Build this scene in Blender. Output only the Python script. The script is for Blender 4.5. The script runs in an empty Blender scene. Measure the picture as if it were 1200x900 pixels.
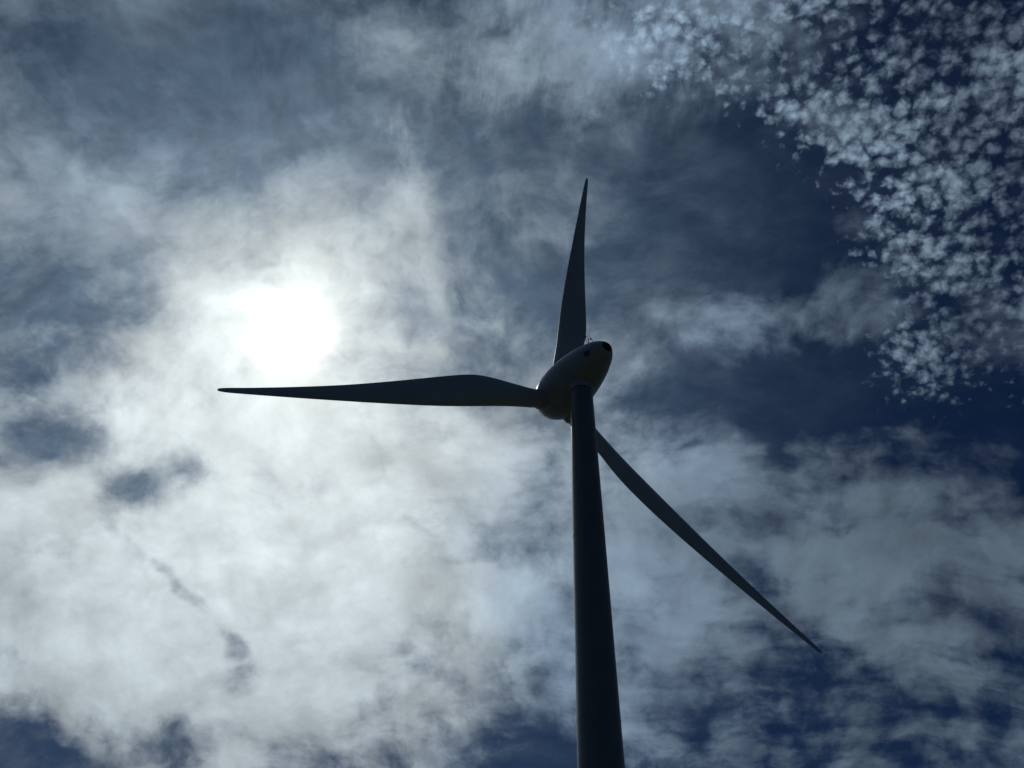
import bpy, bmesh, math, random
from mathutils import Vector, Matrix, Quaternion
rad = math.radians
scene = bpy.context.scene
COL = scene.collection
random.seed(4)

# ------------------------------------------------------------------ camera
YAW, PITCH, ROLL = -0.10452, 0.79423, 0.02219
EYE = Vector((0.0, -61.333, 1.6))
FPX = 1100.0                                    # focal length for a 1200 px wide frame
fwd = Vector((math.sin(YAW)*math.cos(PITCH), math.cos(YAW)*math.cos(PITCH), math.sin(PITCH)))
rt0 = Vector((math.cos(YAW), -math.sin(YAW), 0))
up0 = rt0.cross(fwd)
rt = rt0*math.cos(ROLL) + up0*math.sin(ROLL)
up = -rt0*math.sin(ROLL) + up0*math.cos(ROLL)
cd = bpy.data.cameras.new('camera')
cam = bpy.data.objects.new('camera', cd); COL.objects.link(cam)
cam.matrix_world = Matrix((
    (rt.x, up.x, -fwd.x, EYE.x), (rt.y, up.y, -fwd.y, EYE.y),
    (rt.z, up.z, -fwd.z, EYE.z), (0, 0, 0, 1)))
cd.sensor_width = 36.0
cd.lens = 36.0*FPX/1200.0
cd.clip_start = 0.1
cd.clip_end = 30000
scene.camera = cam

def bearing(px, py):
    """compass direction of a cloud noted at a spot of the photograph"""
    d = fwd + rt*((px-600)/FPX) + up*((450-py)/FPX)
    return d.normalized()

# ------------------------------------------------------------------ materials
def new_mat(name):
    m = bpy.data.materials.new(name); m.use_nodes = True
    nt = m.node_tree
    return m, nt, nt.nodes['Principled BSDF']

def paint(name, col, rough=0.38, dirt=0.35, stretch=(1, 1, .12), scale=1.2, coat=0.0):
    """gel-coat paint: faint mottling, weather streaks and grime"""
    m, nt, b = new_mat(name)
    N, L = nt.nodes.new, nt.links.new
    tc = N('ShaderNodeTexCoord')
    mp = N('ShaderNodeMapping'); mp.inputs['Scale'].default_value = stretch
    L(tc.outputs['Object'], mp.inputs['Vector'])
    n1 = N('ShaderNodeTexNoise'); n1.inputs['Scale'].default_value = scale
    n1.inputs['Detail'].default_value = 7; n1.inputs['Roughness'].default_value = .62
    L(mp.outputs[0], n1.inputs['Vector'])
    n2 = N('ShaderNodeTexNoise'); n2.inputs['Scale'].default_value = scale*.35
    n2.inputs['Detail'].default_value = 4
    L(tc.outputs['Object'], n2.inputs['Vector'])
    r1 = N('ShaderNodeMapRange'); r1.inputs['From Min'].default_value = .42; r1.inputs['From Max'].default_value = .8
    r1.inputs['To Max'].default_value = dirt
    L(n1.outputs['Fac'], r1.inputs['Value'])
    mx = N('ShaderNodeMix'); mx.data_type = 'RGBA'
    mx.inputs[6].default_value = (*col, 1)
    mx.inputs[7].default_value = (col[0]*.5, col[1]*.5, col[2]*.46, 1)
    L(r1.outputs[0], mx.inputs[0])
    hs = N('ShaderNodeHueSaturation')
    r2 = N('ShaderNodeMapRange'); r2.inputs['To Min'].default_value = .86; r2.inputs['To Max'].default_value = 1.14
    L(n2.outputs['Fac'], r2.inputs['Value']); L(r2.outputs[0], hs.inputs['Value'])
    L(mx.outputs[2], hs.inputs['Color']); L(hs.outputs[0], b.inputs['Base Color'])
    r3 = N('ShaderNodeMapRange'); r3.inputs['To Min'].default_value = rough-.08; r3.inputs['To Max'].default_value = rough+.14
    L(n1.outputs['Fac'], r3.inputs['Value']); L(r3.outputs[0], b.inputs['Roughness'])
    return m

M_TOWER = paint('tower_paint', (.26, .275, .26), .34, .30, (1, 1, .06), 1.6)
M_NAC = paint('nacelle_paint', (.47, .505, .52), .32, .35, (1, 1, .5), .9)
M_BLADE = paint('blade_gelcoat', (.58, .605, .60), .32, .30, (1, 1, .18), 1.1)
M_DARK = paint('dark_opening', (.012, .013, .014), .8, .2)
M_TINT = paint('tinted_glass', (.10, .11, .115), .3, .2)
M_STEEL = paint('galvanised_steel', (.16, .17, .18), .45, .4)

# ------------------------------------------------------------------ mesh helpers
def link(name, verts, faces, mat, parent=None, smooth=True, mtx=None, autosmooth=None):
    me = bpy.data.meshes.new(name)
    me.from_pydata([tuple(v) for v in verts], [], faces)
    bm = bmesh.new(); bm.from_mesh(me)
    bmesh.ops.recalc_face_normals(bm, faces=bm.faces)
    bm.to_mesh(me); bm.free()
    for p in me.polygons: p.use_smooth = smooth
    me.materials.append(mat)
    o = bpy.data.objects.new(name, me); COL.objects.link(o)
    if parent: o.parent = parent
    if mtx is not None: o.matrix_local = mtx
    if smooth and autosmooth:
        me.set_sharp_from_angle(angle=rad(autosmooth))
    return o

def loft(rings, cap0=True, cap1=True):
    n = len(rings[0]); V = [p for r in rings for p in r]; F = []
    for i in range(len(rings)-1):
        for j in range(n):
            k = (j+1) % n
            F.append((i*n+j, i*n+k, (i+1)*n+k, (i+1)*n+j))
    if cap0: F.append(tuple(range(n-1, -1, -1)))
    if cap1: F.append(tuple((len(rings)-1)*n+j for j in range(n)))
    return V, F

def circle(c, ax, ay, r, n=64):
    return [c + ax*(r*math.cos(2*math.pi*j/n)) + ay*(r*math.sin(2*math.pi*j/n)) for j in range(n)]

def tube(pts, r, n=8):
    """a bent rod through pts"""
    rings = []
    for i, p in enumerate(pts):
        d = (pts[min(i+1, len(pts)-1)] - pts[max(i-1, 0)]).normalized()
        a = d.orthogonal().normalized(); b = d.cross(a)
        rings.append(circle(p, a, b, r, n))
    return loft(rings)

def interp(tab, x):
    """smooth (monotone-ish Catmull-Rom) table look-up"""
    if x <= tab[0][0]: return tab[0][1]
    if x >= tab[-1][0]: return tab[-1][1]
    for i in range(len(tab)-1):
        if tab[i][0] <= x <= tab[i+1][0]:
            x0, y0 = tab[i]; x1, y1 = tab[i+1]
            t = (x-x0)/(x1-x0)
            def slope(k):
                if k == 0: return (tab[1][1]-tab[0][1])/(tab[1][0]-tab[0][0])
                if k == len(tab)-1: return (tab[-1][1]-tab[-2][1])/(tab[-1][0]-tab[-2][0])
                return (tab[k+1][1]-tab[k-1][1])/(tab[k+1][0]-tab[k-1][0])
            h = x1-x0; m0 = slope(i)*h; m1 = slope(i+1)*h
            return (2*t**3-3*t*t+1)*y0 + (t**3-2*t*t+t)*m0 + (-2*t**3+3*t*t)*y1 + (t**3-t*t)*m1

# ------------------------------------------------------------------ the wind turbine
PSI, TILT, PHI = -0.63188, rad(5), 0.05121
ROTOR_R, OVERHANG, BEND = 34.034, 4.028, -2.098
AXIS_Z = 65.0
n = Vector((math.sin(PSI)*math.cos(TILT), math.cos(PSI)*math.cos(TILT), math.sin(TILT)))   # shaft, pointing upwind
s = Vector((math.cos(PSI), -math.sin(PSI), 0))
t = s.cross(n)
HUB = Vector((0, 0, AXIS_Z)) + n*OVERHANG

turbine = bpy.data.objects.new('wind_turbine', None); COL.objects.link(turbine)
turbine.empty_display_size = 3
turbine['label'] = 'tall grey three-bladed wind turbine with egg-shaped nacelle against the clouds'
turbine['category'] = 'wind turbine'

# tower: steel/concrete shell, tapered
NT = 96
TX, TY = Vector((1, 0, 0)), Vector((0, 1, 0))
prof = [(0.0, 2.12), (0.25, 2.10), (9.0, 1.86), (28.0, 1.56), (46.0, 1.29), (62.62, 1.03)]
def trad(z): return interp(prof, z)
zs = [62.62*i/60 for i in range(61)]
rings = [circle(Vector((0, 0, z)), TX, TY, trad(z), NT) for z in zs]
rings.append(circle(Vector((0, 0, 62.66)), TX, TY, .99, NT))
V, F = loft(rings)
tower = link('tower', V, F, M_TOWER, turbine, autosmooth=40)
# weld/joint lines of the tower sections
for z in (17.2, 31.0, 46.4):
    r = trad(z)
    V, F = loft([circle(Vector((0, 0, z-.045)), TX, TY, r-.01, NT), circle(Vector((0, 0, z-.03)), TX, TY, r+.012, NT),
                 circle(Vector((0, 0, z+.03)), TX, TY, r+.012, NT), circle(Vector((0, 0, z+.045)), TX, TY, r-.01, NT)])
    link('section_joint', V, F, M_TOWER, tower, autosmooth=30)
# dark yaw bearing between tower and nacelle
V, F = loft([circle(Vector((0, 0, 62.67)), TX, TY, .97, NT), circle(Vector((0, 0, 63.3)), TX, TY, .97, NT)])
link('yaw_bearing', V, F, M_DARK, tower, autosmooth=40)

# nacelle: egg of revolution round the shaft, tail lifted a little
def lift(a): return t*(.10 + .30*min(1, max(0, (-a-1)/6)))
def egg_ring(a, r, m=80): return circle(HUB + n*a + lift(a), s, t, r, m)
NAC = [(-8.3, .56), (-8.1, .76), (-7.6, 1.13), (-6.8, 1.50), (-5.8, 1.85), (-4.8, 2.10), (-3.8, 2.29), (-2.8, 2.41), (-1.9, 2.46), (-1.06, 2.45)]
ras = [-8.3 + (8.3-1.06)*i/48 for i in range(49)]
rings = [egg_ring(a, interp(NAC, a)) for a in ras]
rings = [egg_ring(-8.0, .40), egg_ring(-8.25, .44), egg_ring(-8.31, .50)] + rings
rings += [egg_ring(-1.03, 2.42), egg_ring(-1.03, 2.2)]
V, F = loft(rings)
nacelle = link('nacelle', V, F, M_NAC, turbine, autosmooth=35)
def nac_point(a, ang, off=0.0):
    """point on the nacelle skin; ang from s towards t"""
    d = s*math.cos(ang) + t*math.sin(ang)
    return HUB + n*a + lift(a) + d*(interp(NAC, a)+off), d
# neck above the tower
V, F = loft([circle(Vector((0, 0, 62.72)), TX, TY, 1.0, NT), circle(Vector((0, 0, 62.72)), TX, TY, 1.08, NT),
             circle(Vector((0, 0, 62.78)), TX, TY, 1.10, NT), circle(Vector((0, 0, 62.95)), TX, TY, 1.12, NT),
             circle(Vector((0, 0, 63.4)), TX, TY, 1.2, NT), circle(Vector((0, 0, 63.6)), TX, TY, 1.1, NT)])
link('tower_collar', V, F, M_NAC, nacelle, autosmooth=40)
# dark round air outlet in the tail
V, F = loft([circle(HUB+n*-8.32+lift(-8.32), s, t, .5, 48), circle(HUB+n*-8.36+lift(-8.32), s, t, .47, 48)])
link('air_outlet', V, F, M_DARK, nacelle, autosmooth=30)
# dark hatch on the flank
def skin_patch(a0, a1, g0, g1, off0, off1, k=8):
    rings = []
    top, bot = [], []
    ring_pts = []
    m = 28
    for j in range(m):
        q = 2*math.pi*j/m
        cx, cy = math.cos(q), math.sin(q)
        e = .55
        cx = math.copysign(abs(cx)**e, cx); cy = math.copysign(abs(cy)**e, cy)
        ring_pts.append(((a0+a1)/2 + (a1-a0)/2*cx, (g0+g1)/2 + (g1-g0)/2*cy))
    r0 = [nac_point(a, g, off0)[0] for a, g in ring_pts]
    r1 = [nac_point(a, g, off1)[0] for a, g in ring_pts]
    ca, cg = (a0+a1)/2, (g0+g1)/2
    r2 = [nac_point(ca+(a-ca)*.85, cg+(g-cg)*.85, off1+.01)[0] for a, g in ring_pts]
    return loft([r0, r1, r2])
# shell seam rings
for a in (-6.05, -3.05):
    V, F = loft([egg_ring(a-.03, interp(NAC, a-.03)-.01), egg_ring(a-.02, interp(NAC, a-.02)+.012),
                 egg_ring(a+.02, interp(NAC, a+.02)+.012), egg_ring(a+.03, interp(NAC, a+.03)-.01)], False, False)
    link('shell_seam', V, F, M_NAC, nacelle, autosmooth=30)
V, F = skin_patch(-7.30, -6.74, rad(191), rad(213), -.02, .03)
hatch = link('hatch', V, F, M_STEEL, nacelle, autosmooth=30)
V, F = skin_patch(-7.24, -6.8, rad(193), rad(211), .0, .045)
link('hatch_window', V, F, M_TINT, hatch, autosmooth=30)
# weather mast with its guard frame on the roof
base, d = nac_point(-5.1, rad(84))
zup = Vector((0, 0, 1))
mast_top = base + zup*1.9
V, F = tube([base - zup*.1, mast_top], .045)
mast = link('weather_mast', V, F, M_STEEL, nacelle, autosmooth=40)
for g, a in ((68, -5.0), (100, -5.1), (84, -5.8)):
    p, d2 = nac_point(a, rad(g))
    V, F = tube([p - d2*.05, base + zup*1.3], .02)
    link('stay_rod', V, F, M_STEEL, mast, autosmooth=40)
V, F = tube([mast_top - s*.35 + zup*.02, mast_top + s*.35 + zup*.02], .022)
link('cross_arm', V, F, M_STEEL, mast, autosmooth=40)
hoop = [base + n*-.15 + s*(.42*math.cos(q)) + zup*(1.5 + .62*math.sin(q)) for q in [math.pi*(-.25 + 1.5*i/20) for i in range(21)]]
V, F = tube(hoop, .018)
link('lightning_hoop', V, F, M_STEEL, mast, autosmooth=40)
for q in (-.32, .32):
    c = mast_top + s*q
    V, F = loft([circle(c, s, n, .03, 12), circle(c+zup*.12, s, n, .03, 12), circle(c+zup*.15, s, n, .085, 12), circle(c+zup*.24, s, n, .07, 12)])
    link('wind_sensor', V, F, M_STEEL, mast, autosmooth=40)

# spinner
SPIN = [(-1.0, 2.44), (-.5, 2.40), (0, 2.30), (.6, 2.10), (1.2, 1.78), (1.7, 1.40), (2.1, .98), (2.38, .55), (2.5, .22)]
rings = [circle(HUB+n*-1.0+t*.10, s, t, 2.15, 80)]
for i in range(36):
    a = -1.0 + 3.5*(1-(1-i/35)**1.6)
    rings.append(circle(HUB+n*a+t*.10, s, t, interp(SPIN, a), 80))
V, F = loft(rings)
spinner = link('spinner', V, F, M_NAC, turbine, autosmooth=35)

# blades ----------------------------------------------------------------
#        r     LE offset   TE offset   twist   rel. thickness
LE = [(2.2, .86), (3.4, .82), (5, .72), (7, .66), (9, .66), (11, .68), (14, .68), (18, .60), (23, .47), (28, .34), (31.5, .25), (33.2, .20), (33.8, .14), (34.03, .08)]
TE = [(2.2, .86), (3.4, 1.06), (5, 1.48), (7, 1.98), (8.6, 2.28), (9.8, 2.36), (11.2, 2.31), (14, 2.06), (18, 1.63), (23, 1.10), (28, .66), (31.5, .38), (33.2, .26), (33.8, .18), (34.03, .10)]
TW = [(2.2, 20), (5, 18), (9, 14), (14, 8), (20, 2.5), (27, -2), (34.03, -5)]
TH = [(2.2, 1.0), (3.4, .90), (5, .64), (7, .42), (9, .33), (12, .28), (18, .22), (25, .18), (34.03, .15)]
def airfoil(u):
    """half thickness at chord fraction u, 1 = full thickness ratio 1"""
    return 5*(.2969*math.sqrt(u) - .126*u - .3516*u*u + .2843*u**3 - .1036*u**4)
MSEC = 44
def section(r):
    le, te, tw, th = interp(LE, r), interp(TE, r), rad(interp(TW, r)), interp(TH, r)
    c = le+te
    round_w = min(1, max(0, (r-3.2)/4.2)); round_w = round_w*round_w*(3-2*round_w)
    cx, cy = math.cos(tw), math.sin(tw)
    pts = []
    for j in range(MSEC):
        q = 2*math.pi*j/MSEC
        u = (1-math.cos(q))/2
        sg = 1 if q < math.pi else -1
        ya = airfoil(u)*th*sg + .03*math.sin(math.pi*u)*(-1)
        yc = .5*math.sin(q)*th
        y = (yc*(1-round_w) + ya*round_w)*c
        x = le - u*c
        off = BEND*(r/ROTOR_R)**2
        # local axes: x = direction of motion, y = upwind, z = span
        pts.append(Vector((x*cx - y*cy, off + x*cy + y*cx, r)))
    return pts
rs = [2.2 + (33.4-2.2)*i/90 for i in range(91)] + [33.55, 33.7, 33.82, 33.92, 33.99, 34.03]
V, F = loft([section(r) for r in rs])
collar = loft([[Vector((rr*math.cos(2*math.pi*j/56), rr*math.sin(2*math.pi*j/56), z)) for j in range(56)]
               for z, rr in ((1.7, .98), (2.36, .98), (2.42, .95), (2.42, .80))])
blade0 = None
for k in range(3):
    ph = PHI + k*2*math.pi/3
    e = s*math.sin(ph) + t*math.cos(ph)
    mo = -(s*math.cos(ph) - t*math.sin(ph))       # direction of motion
    mtx = Matrix(((mo.x, n.x, e.x, HUB.x), (mo.y, n.y, e.y, HUB.y), (mo.z, n.z, e.z, HUB.z), (0, 0, 0, 1)))
    if blade0 is None:
        blade0 = link('blade', V, F, M_BLADE, turbine, mtx=mtx, autosmooth=50)
        collar0 = link('root_collar', *collar, M_NAC, blade0, autosmooth=35)
    else:
        b = blade0.copy(); COL.objects.link(b); b.parent = turbine; b.matrix_local = mtx
        c = collar0.copy(); COL.objects.link(c); c.parent = b

# ------------------------------------------------------------------ ground (meadow sheet to the horizon)
bm = bmesh.new()
rr = [0, 10, 25, 50, 100, 200, 400, 800, 1600, 3200, 6500, 12000]
prev = None; c0 = bm.verts.new((0, 0, 0))
for r in rr[1:]:
    cur = []
    for j in range(72):
        q = 2*math.pi*j/72
        h = 0 if r < 90 else .012*r*(math.sin(3*q+r*.01)+math.sin(5*q+1))*.25
        cur.append(bm.verts.new((r*math.cos(q), r*math.sin(q), h)))
    for j in range(72):
        if prev is None: bm.faces.new((c0, cur[j], cur[(j+1) % 72]))
        else: bm.faces.new((prev[j], cur[j], cur[(j+1) % 72], prev[(j+1) % 72]))
    prev = cur
me = bpy.data.meshes.new('ground'); bm.to_mesh(me); bm.free()
for p in me.polygons: p.use_smooth = True
ground = bpy.data.objects.new('ground', me); COL.objects.link(ground)
ground['kind'] = 'structure'
gm, nt, b = new_mat('meadow')
N, L = nt.nodes.new, nt.links.new
tc = N('ShaderNodeTexCoord')
n1 = N('ShaderNodeTexNoise'); n1.inputs['Scale'].default_value = .9; n1.inputs['Detail'].default_value = 9
n2 = N('ShaderNodeTexNoise'); n2.inputs['Scale'].default_value = .02; n2.inputs['Detail'].default_value = 5
L(tc.outputs['Object'], n1.inputs['Vector']); L(tc.outputs['Object'], n2.inputs['Vector'])
cr = N('ShaderNodeValToRGB')
cr.color_ramp.elements[0].position = .3; cr.color_ramp.elements[0].color = (.026, .034, .02, 1)
cr.color_ramp.elements[1].position = .72; cr.color_ramp.elements[1].color = (.075, .082, .05, 1)
ad = N('ShaderNodeMath'); ad.operation = 'MULTIPLY_ADD'; ad.inputs[1].default_value = .5
mu = N('ShaderNodeMath'); mu.operation = 'MULTIPLY'; mu.inputs[1].default_value = .5
L(n2.outputs['Fac'], mu.inputs[0]); L(n1.outputs['Fac'], ad.inputs[0]); L(mu.outputs[0], ad.inputs[2])
L(ad.outputs[0], cr.inputs[0]); L(cr.outputs[0], b.inputs['Base Color']); b.inputs['Roughness'].default_value = .95
ground.data.materials.append(gm)

# ------------------------------------------------------------------ sun
sunv = bearing(342, 388)
SUN_EL = math.asin(sunv.z); SUN_AZ = math.atan2(sunv.x, sunv.y)
sl = bpy.data.lights.new('sun', 'SUN'); sl.energy = 4.2; sl.angle = rad(.53); sl.color = (1, .95, .87)
so = bpy.data.objects.new('sun', sl); COL.objects.link(so)
so.rotation_euler = (-sunv).to_track_quat('-Z', 'Y').to_euler()
so.location = sunv*300

# ------------------------------------------------------------------ sky and clouds (world shader)
EXPO = -3.2
STRENGTH = .05
K = 2**(-EXPO)/STRENGTH                    # cloud brightness is given as seen through the exposure
world = bpy.data.worlds.new('World'); scene.world = world; world.use_nodes = True
nt = world.node_tree
for x in list(nt.nodes): nt.nodes.remove(x)
N, L = nt.nodes.new, nt.links.new
out = N('ShaderNodeOutputWorld'); bg = N('ShaderNodeBackground'); L(bg.outputs[0], out.inputs[0])
bg.inputs['Strength'].default_value = STRENGTH

def setin(sock, v):
    if hasattr(v, 'is_output'): L(v, sock)
    else: sock.default_value = v
def math_(op, a, b=None, c=None, clamp=False):
    x = N('ShaderNodeMath'); x.operation = op; x.use_clamp = clamp
    for i, v in enumerate((a, b, c)):
        if v is not None: setin(x.inputs[i], v)
    return x.outputs[0]
def vmath(op, a, b=None, c=None):
    x = N('ShaderNodeVectorMath'); x.operation = op
    for i, v in enumerate((a, b, c)):
        if v is None: continue
        if op == 'SCALE' and i == 1: setin(x.inputs['Scale'], v)
        else: setin(x.inputs[i], v)
    return x.outputs['Value'] if op in ('DOT_PRODUCT', 'LENGTH', 'DISTANCE') else x.outputs['Vector']
def rng(v, a, b, c=0., d=1., smooth=True):
    x = N('ShaderNodeMapRange'); x.interpolation_type = 'SMOOTHSTEP' if smooth else 'LINEAR'
    x.clamp = True
    setin(x.inputs['Value'], v)
    for k, q in zip(('From Min', 'From Max', 'To Min', 'To Max'), (a, b, c, d)): setin(x.inputs[k], q)
    return x.outputs[0]
def noise(vec, scale, detail=6., rough=.55, lac=2., dist=0., color=False):
    x = N('ShaderNodeTexNoise'); x.inputs['Scale'].default_value = scale
    x.inputs['Detail'].default_value = detail; x.inputs['Roughness'].default_value = rough
    x.inputs['Lacunarity'].default_value = lac; x.inputs['Distortion'].default_value = dist
    L(vec, x.inputs['Vector'])
    return x.outputs['Color' if color else 'Fac']
def worley(vec, scale, detail=3., rough=.5, smooth=.25, dim='3D'):
    x = N('ShaderNodeTexVoronoi'); x.voronoi_dimensions = dim
    x.feature = 'SMOOTH_F1' if smooth else 'F1'
    x.inputs['Scale'].default_value = scale; x.inputs['Detail'].default_value = detail
    x.inputs['Roughness'].default_value = rough; x.inputs['Lacunarity'].default_value = 2.1
    if smooth: x.inputs['Smoothness'].default_value = smooth
    x.normalize = True
    L(vec, x.inputs['Vector'])
    return x.outputs['Distance']
def mapping(vec, loc=(0, 0, 0), rot=(0, 0, 0), scl=(1, 1, 1), typ='POINT'):
    x = N('ShaderNodeMapping'); x.vector_type = typ
    x.inputs['Location'].default_value = loc; x.inputs['Rotation'].default_value = rot; x.inputs['Scale'].default_value = scl
    L(vec, x.inputs['Vector'])
    return x.outputs[0]
def mix(f, a, b):
    x = N('ShaderNodeMix'); x.data_type = 'RGBA'; x.clamp_factor = True
    setin(x.inputs[0], f); setin(x.inputs[6], a); setin(x.inputs[7], b)
    return x.outputs[2]

tc = N('ShaderNodeTexCoord'); DIR = tc.outputs['Generated']
# cloud deck: the curved layer overhead unrolled to a flat map
DK = .6
sep = N('ShaderNodeSeparateXYZ'); L(DIR, sep.inputs[0])
zc = math_('MAXIMUM', sep.outputs['Z'], -.25)
inv = math_('DIVIDE', 1., math_('ADD', zc, DK))
com = N('ShaderNodeCombineXYZ')
L(math_('MULTIPLY', sep.outputs['X'], inv), com.inputs[0]); L(math_('MULTIPLY', sep.outputs['Y'], inv), com.inputs[1])
DECK = com.outputs[0]
def deck(px, py):
    d = bearing(px, py)
    return d.x/(d.z+DK), d.y/(d.z+DK)

def patch_field(vec, rows, start):
    """sum of soft elliptic banks of cloud (x, y, half sizes, turn, amount) on the deck map"""
    acc = start
    for (px, py, rx, ry, rot, amp) in rows:
        c = deck(px, py); h = 4.0
        ax, ay = deck(px+h, py); bx, by = deck(px, py+h)
        J = ((ax-c[0])/h, (bx-c[0])/h, (ay-c[1])/h, (by-c[1])/h)
        cr_, sr_ = math.cos(rad(rot)), math.sin(rad(rot))
        A = ((rx*cr_, -ry*sr_), (rx*sr_, ry*cr_))
        m = ((J[0]*A[0][0]+J[1]*A[1][0], J[0]*A[0][1]+J[1]*A[1][1]), (J[2]*A[0][0]+J[3]*A[1][0], J[2]*A[0][1]+J[3]*A[1][1]))
        # principal axes of the ellipse
        p = m[0][0]**2+m[0][1]**2; q = m[0][0]*m[1][0]+m[0][1]*m[1][1]; w = m[1][0]**2+m[1][1]**2
        th = .5*math.atan2(2*q, p-w)
        l1 = (p+w)/2+math.sqrt(((p-w)/2)**2+q*q); l2 = (p+w)/2-math.sqrt(((p-w)/2)**2+q*q)
        v = mapping(vec, (c[0], c[1], 0), (0, 0, th), (math.sqrt(l1), math.sqrt(max(l2, 1e-9)), 1), 'TEXTURE')
        g = N('ShaderNodeTexGradient'); g.gradient_type = 'SPHERICAL'; L(v, g.inputs[0])
        acc = math_('ADD', acc, rng(g.outputs['Fac'], 0, 1, 0, amp))
    return acc

# wind-torn domain: warp the map before placing the banks
w1 = noise(DECK, 4.5, 3, .5, color=True)
w2 = noise(DECK, 15., 5, .55, color=True)
warp = vmath('ADD', vmath('SCALE', vmath('SUBTRACT', w1, (.5, .5, .5)), .10),
             vmath('SCALE', vmath('SUBTRACT', w2, (.5, .5, .5)), .024))
flat = vmath('MULTIPLY', warp, (1, 1, 0))
PW = vmath('ADD', DECK, flat)

BANKS = [
 #  x    y    rx   ry  rot  amount
 (230, 670, 620, 400,   0,  .68), (430, 790, 420, 280,   0,  .26), (120, 740, 330, 200, 0, .2),
 (110, 225, 300, 120,  25,  .36), (340, 410, 330, 280,   0,  .26),
 (690,  45, 360, 170,   0,  .30), (475, 255,  60, 110,  -12,  .40),
 (850, 385, 320, 110,  -6,  .46), (830, 610, 420, 200,   0,  .27),
 (1080, 650, 380, 150,  0,  .20), (725, 215, 130,  90,   0,  .2),
 (560, 530, 260, 150,   0,  .22), (790, 740, 180, 90, -10, .22), (720, 640, 160, 120, 0, .16),
 (1000, 465, 460, 150,   5, -.62), (810, 245, 260, 230,   0, -.55), (880, 320, 240, 60, 0, -.2), (930, 280, 220, 160, 20, -.2),
 (1120, 80, 330, 330,   0, -.42), (1090, 810, 460, 120,   0, -.15), (1000, 730, 460, 240, 0, .16), (1120, 760, 200, 40, -8, .2), (960, 830, 240, 40, -5, .2), (1000, 560, 200, 60, 0, -.1),
 (20, 900, 180, 80,   12, -1.15), (55, 350, 230, 150,  -10, -.40), (130, 370, 110, 60, 0, -.2),
 (212, 560, 150, 56,  -18, -.62), (155, 576, 80, 40, 10, -.52), (110, 545, 120, 40, 30, -.2), (40, 520, 130, 65,   -5, -.60),
 (570, 320, 220, 240,   0, -.24), (430,  80, 180, 150,   0, -.20),
 (130,  50, 360, 140,   0, -.26), (340, 110, 300, 160, 20, -.22), (20, 20, 160, 120, 0, .15), (225, 190, 170, 110,  30, -.22),
 (625, 655, 150, 110,  30, -.22), (560, 890, 240,  90,   0, -.30), (650, 820, 160, 160, 0, -.12),
 (165, 650, 90, 26, 40, -.25), (212, 692, 95, 27,    38, -.5), (262, 738, 95, 26,   48, -.42), (294, 786, 70, 28,  66, -.32), (258, 826, 100, 26, -35, -.38),
 (205, 872, 110, 50,    0, -.30), (480, 830, 120, 60,  20, -.22), (500, 640, 120, 90, 0, -.1),
]
cosg = vmath('DOT_PRODUCT', vmath('NORMALIZE', DIR), tuple(sunv))
ang = math_('ARCCOSINE', math_('MINIMUM', cosg, .999999))
base = patch_field(PW, BANKS, .36)
base = math_('ADD', base, rng(ang, rad(50), rad(85), 0, -.4))       # the sky clears away from the sun

# structure of the soft deck: rolls, billows and torn edges
lo = vmath('ADD', DECK, vmath('MULTIPLY', vmath('SUBTRACT', w1, (.5, .5, .5)), (.08, .08, 0)))
f1 = noise(lo, 9., 9, .55)
jit = vmath('ADD', lo, vmath('MULTIPLY', vmath('SUBTRACT', noise(DECK, 42., 5, .6, color=True), (.5, .5, .5)), (.016, .016, 0)))
wo = worley(jit, 13., 4, .55, 0, '2D')
f2 = noise(mapping(jit, (3.1, 1.7, 0)), 34., 8, .58)
tex = math_('ADD', math_('MULTIPLY', math_('SUBTRACT', f1, .5), 1.5), math_('MULTIPLY', math_('SUBTRACT', f2, .5), .75))
tex = math_('ADD', tex, math_('MULTIPLY', math_('SUBTRACT', .36, wo), 1.0))
h0 = deck(820, 660); h1 = deck(1020, 640)
bands = noise(mapping(jit, (6, 3, 0), (0, 0, -math.atan2(h1[1]-h0[1], h1[0]-h0[0])), (.55, 2.4, 1)), 11., 7, .58)
low = patch_field(DECK, [(960, 720, 700, 460, 0, 1.)], 0.)
tex = math_('ADD', tex, math_('MULTIPLY', math_('MULTIPLY', math_('SUBTRACT', bands, .5), low), 1.5))
dens = math_('ADD', base, tex)
alphaA = rng(dens, .15, .98)
# thicker parts shade the light that comes through
th1 = noise(mapping(lo, (5.3, 8.8, 0)), 14., 8, .58)
wo2 = worley(mapping(jit, (2.2, 6.1, 0)), 20., 3, .55, 0, '2D')
shade = math_('ADD', math_('ADD', .66, math_('MULTIPLY', th1, 1.12)), math_('MULTIPLY', wo2, -.62))

# altocumulus puffs and combed cirrus higher up
puff_mask = patch_field(PW, [(1060, 140, 500, 310, 28, 1.15), (1210, 330, 300, 420, 15, .85), (1180, 50, 340, 260, 0, .45), (1085, 430, 140, 160, 0, .45), (860, 40, 340, 190, 15, .45), (690, 40, 300, 190, 0, .35)], 0.)
pc = vmath('ADD', DECK, vmath('MULTIPLY', vmath('SUBTRACT', noise(DECK, 90., 4, .6, color=True), (.5, .5, .5)), (.009, .009, 0)))
pv = worley(pc, 94., 2., .45, .3, '2D')
p1 = noise(pc, 95., 6, .62)
d0 = deck(1000, 160); d1 = deck(1100, 300)
p2 = noise(mapping(DECK, (7, 2, 0), (0, 0, -math.atan2(d1[1]-d0[1], d1[0]-d0[0])), (.7, 1.5, 1)), 13., 5, .6)
pf = math_('ADD', math_('MULTIPLY', math_('SUBTRACT', .36, pv), 1.9), math_('MULTIPLY', math_('SUBTRACT', p1, .5), .75))
pf = math_('ADD', pf, math_('MULTIPLY', math_('SUBTRACT', p2, .5), 1.5))
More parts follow.
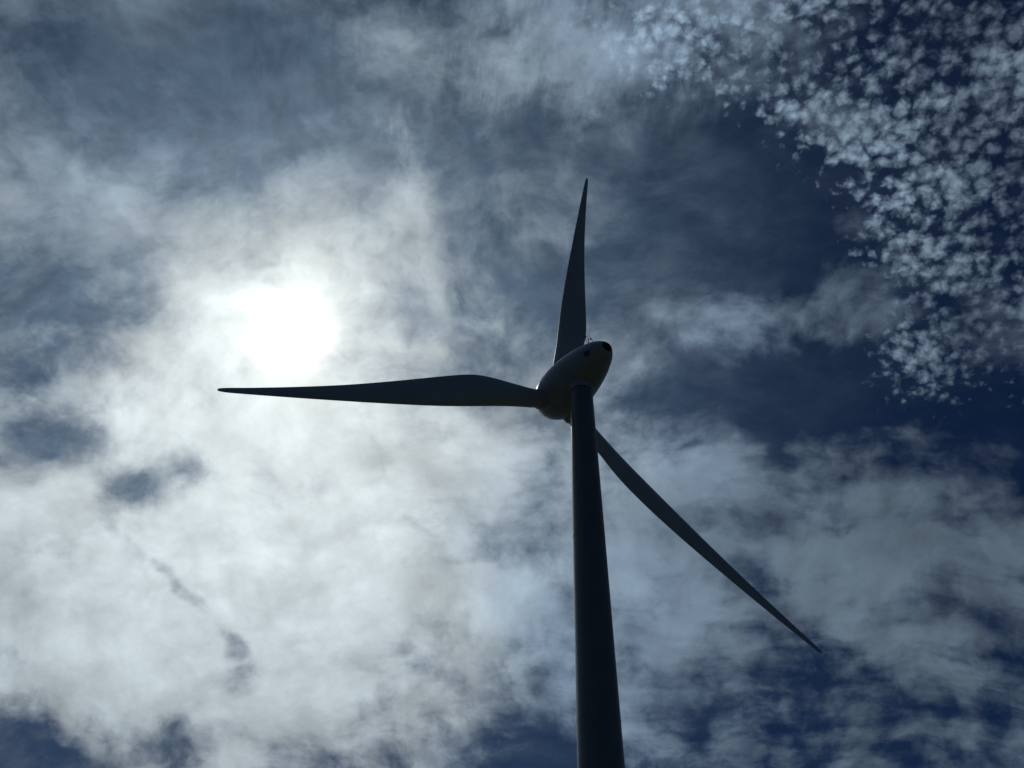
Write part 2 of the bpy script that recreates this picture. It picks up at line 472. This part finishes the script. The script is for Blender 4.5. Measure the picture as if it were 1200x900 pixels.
pf = math_('ADD', pf, math_('MULTIPLY', math_('SUBTRACT', math_('MINIMUM', puff_mask, 1.), .80), 1.1))
p3 = noise(mapping(DECK, (1, 9, 0)), 9., 4, .55)
alphaB = math_('MULTIPLY', math_('MULTIPLY', rng(pf, .08, 1.0, 0, 1.), rng(p3, .34, .62, .45, 1.1)), rng(puff_mask, .0, .65))
# combed cirrus
c0 = deck(690, 50); c9 = deck(672, 150)
th = math.atan2(c9[1]-c0[1], c9[0]-c0[0])
comb = mapping(vmath('ADD', DECK, vmath('SCALE', flat, .35)), (0, 0, 0), (0, 0, th), (2.6, .9, 1), 'TEXTURE')
s1 = noise(comb, 75., 7, .66)
cmask = patch_field(PW, [(690, 30, 330, 200, 10, 1.), (580, 80, 60, 130, 20, .5), (470, 250, 60, 130, -10, .7), (330, 50, 300, 170, 0, .3), (110, 210, 260, 130, 20, .2), (270, 220, 200, 160, 0, .2), (460, 150, 60, 60, 0, .4)], 0.)
alphaC = math_('MULTIPLY', rng(s1, .42, .72, 0, .42), rng(cmask, .05, .8))

# light: forward scatter round the sun
def gauss(sig, amp):
    q = math_('DIVIDE', ang, rad(sig))
    return math_('MULTIPLY', math_('EXPONENT', math_('MULTIPLY', math_('MULTIPLY', q, q), -1.)), amp)
BRIGHT = [(200, 740, 680, 400, 0, .38), (480, 760, 320, 260, 0, .06), (180, 60, 600, 360, 0, -.42), (560, 300, 240, 240, 0, -.12),
          (60, 330, 220, 160, 0, -.15), (980, 640, 640, 340, 0, -.30), (1150, 100, 300, 300, 0, .05)]
thin = patch_field(DECK, BRIGHT, 1.)
lum = math_('MULTIPLY', math_('ADD', gauss(25., .49), .150), math_('MULTIPLY', shade, thin))
cloud_col = vmath('SCALE', mix(math_('MAXIMUM', math_('MULTIPLY', rng(ang, rad(9), rad(28)), rng(thin, 1.02, 1.22, 1, .2)), rng(thin, 1.0, .62, 0, .8)), (.92, 1.03, 1.07, 1), (.69, .96, 1.26, 1)), math_('MULTIPLY', lum, K))

sky = N('ShaderNodeTexSky'); sky.sky_type = 'NISHITA'; sky.sun_disc = False
sky.sun_elevation = SUN_EL; sky.sun_rotation = SUN_AZ
sky.altitude = 300; sky.dust_density = 0.0; sky.ozone_density = 4.0; sky.air_density = 1.0
blue = vmath('MULTIPLY', sky.outputs[0], (.40, .86, 1.62))
veil = vmath('SCALE', (.62, .95, 1.25), math_('MULTIPLY', gauss(19.5, .185), math_('MULTIPLY', K, rng(f2, .2, .8, .7, 1.3))))
clear = vmath('ADD', blue, veil)
c1 = mix(alphaA, clear, cloud_col)
c2 = mix(alphaB, c1, vmath('SCALE', cloud_col, 1.5))
c2 = mix(alphaC, c2, vmath('SCALE', cloud_col, 1.12))
# thin ice veil with faint fibres over everything
v1 = noise(mapping(DECK, (2, 6, 0)), 10., 11, .66, dist=.4)
v2 = noise(mapping(PW, (4, 1, 0), (0, 0, rad(20)), (1, 2.2, 1)), 24., 8, .62)
veil_a = math_('MULTIPLY', rng(math_('ADD', math_('MULTIPLY', v1, .6), math_('MULTIPLY', v2, .4)), .40, .66), rng(ang, rad(33), rad(16), .05, .30))
c2 = mix(veil_a, c2, vmath('SCALE', cloud_col, .85))
halo = math_('MULTIPLY', math_('EXPONENT', math_('DIVIDE', ang, -rad(3.3))), .85)
glow = math_('ADD', gauss(1.5, 2.5), math_('MULTIPLY', halo, rng(dens, .3, 1.5, .82, 1.16)))
final = vmath('ADD', c2, vmath('SCALE', (1.0, .975, .87), math_('MULTIPLY', glow, K)))
L(final, bg.inputs['Color'])
world.cycles.sampling_method = 'MANUAL'
world.cycles.sample_map_resolution = 512

scene.view_settings.view_transform = 'Standard'
scene.view_settings.look = 'None'
scene.view_settings.gamma = 1.0
scene.view_settings.use_curve_mapping = False
scene.view_settings.exposure = EXPO
scene.render.engine = 'CYCLES'
scene.cycles.max_bounces = 5
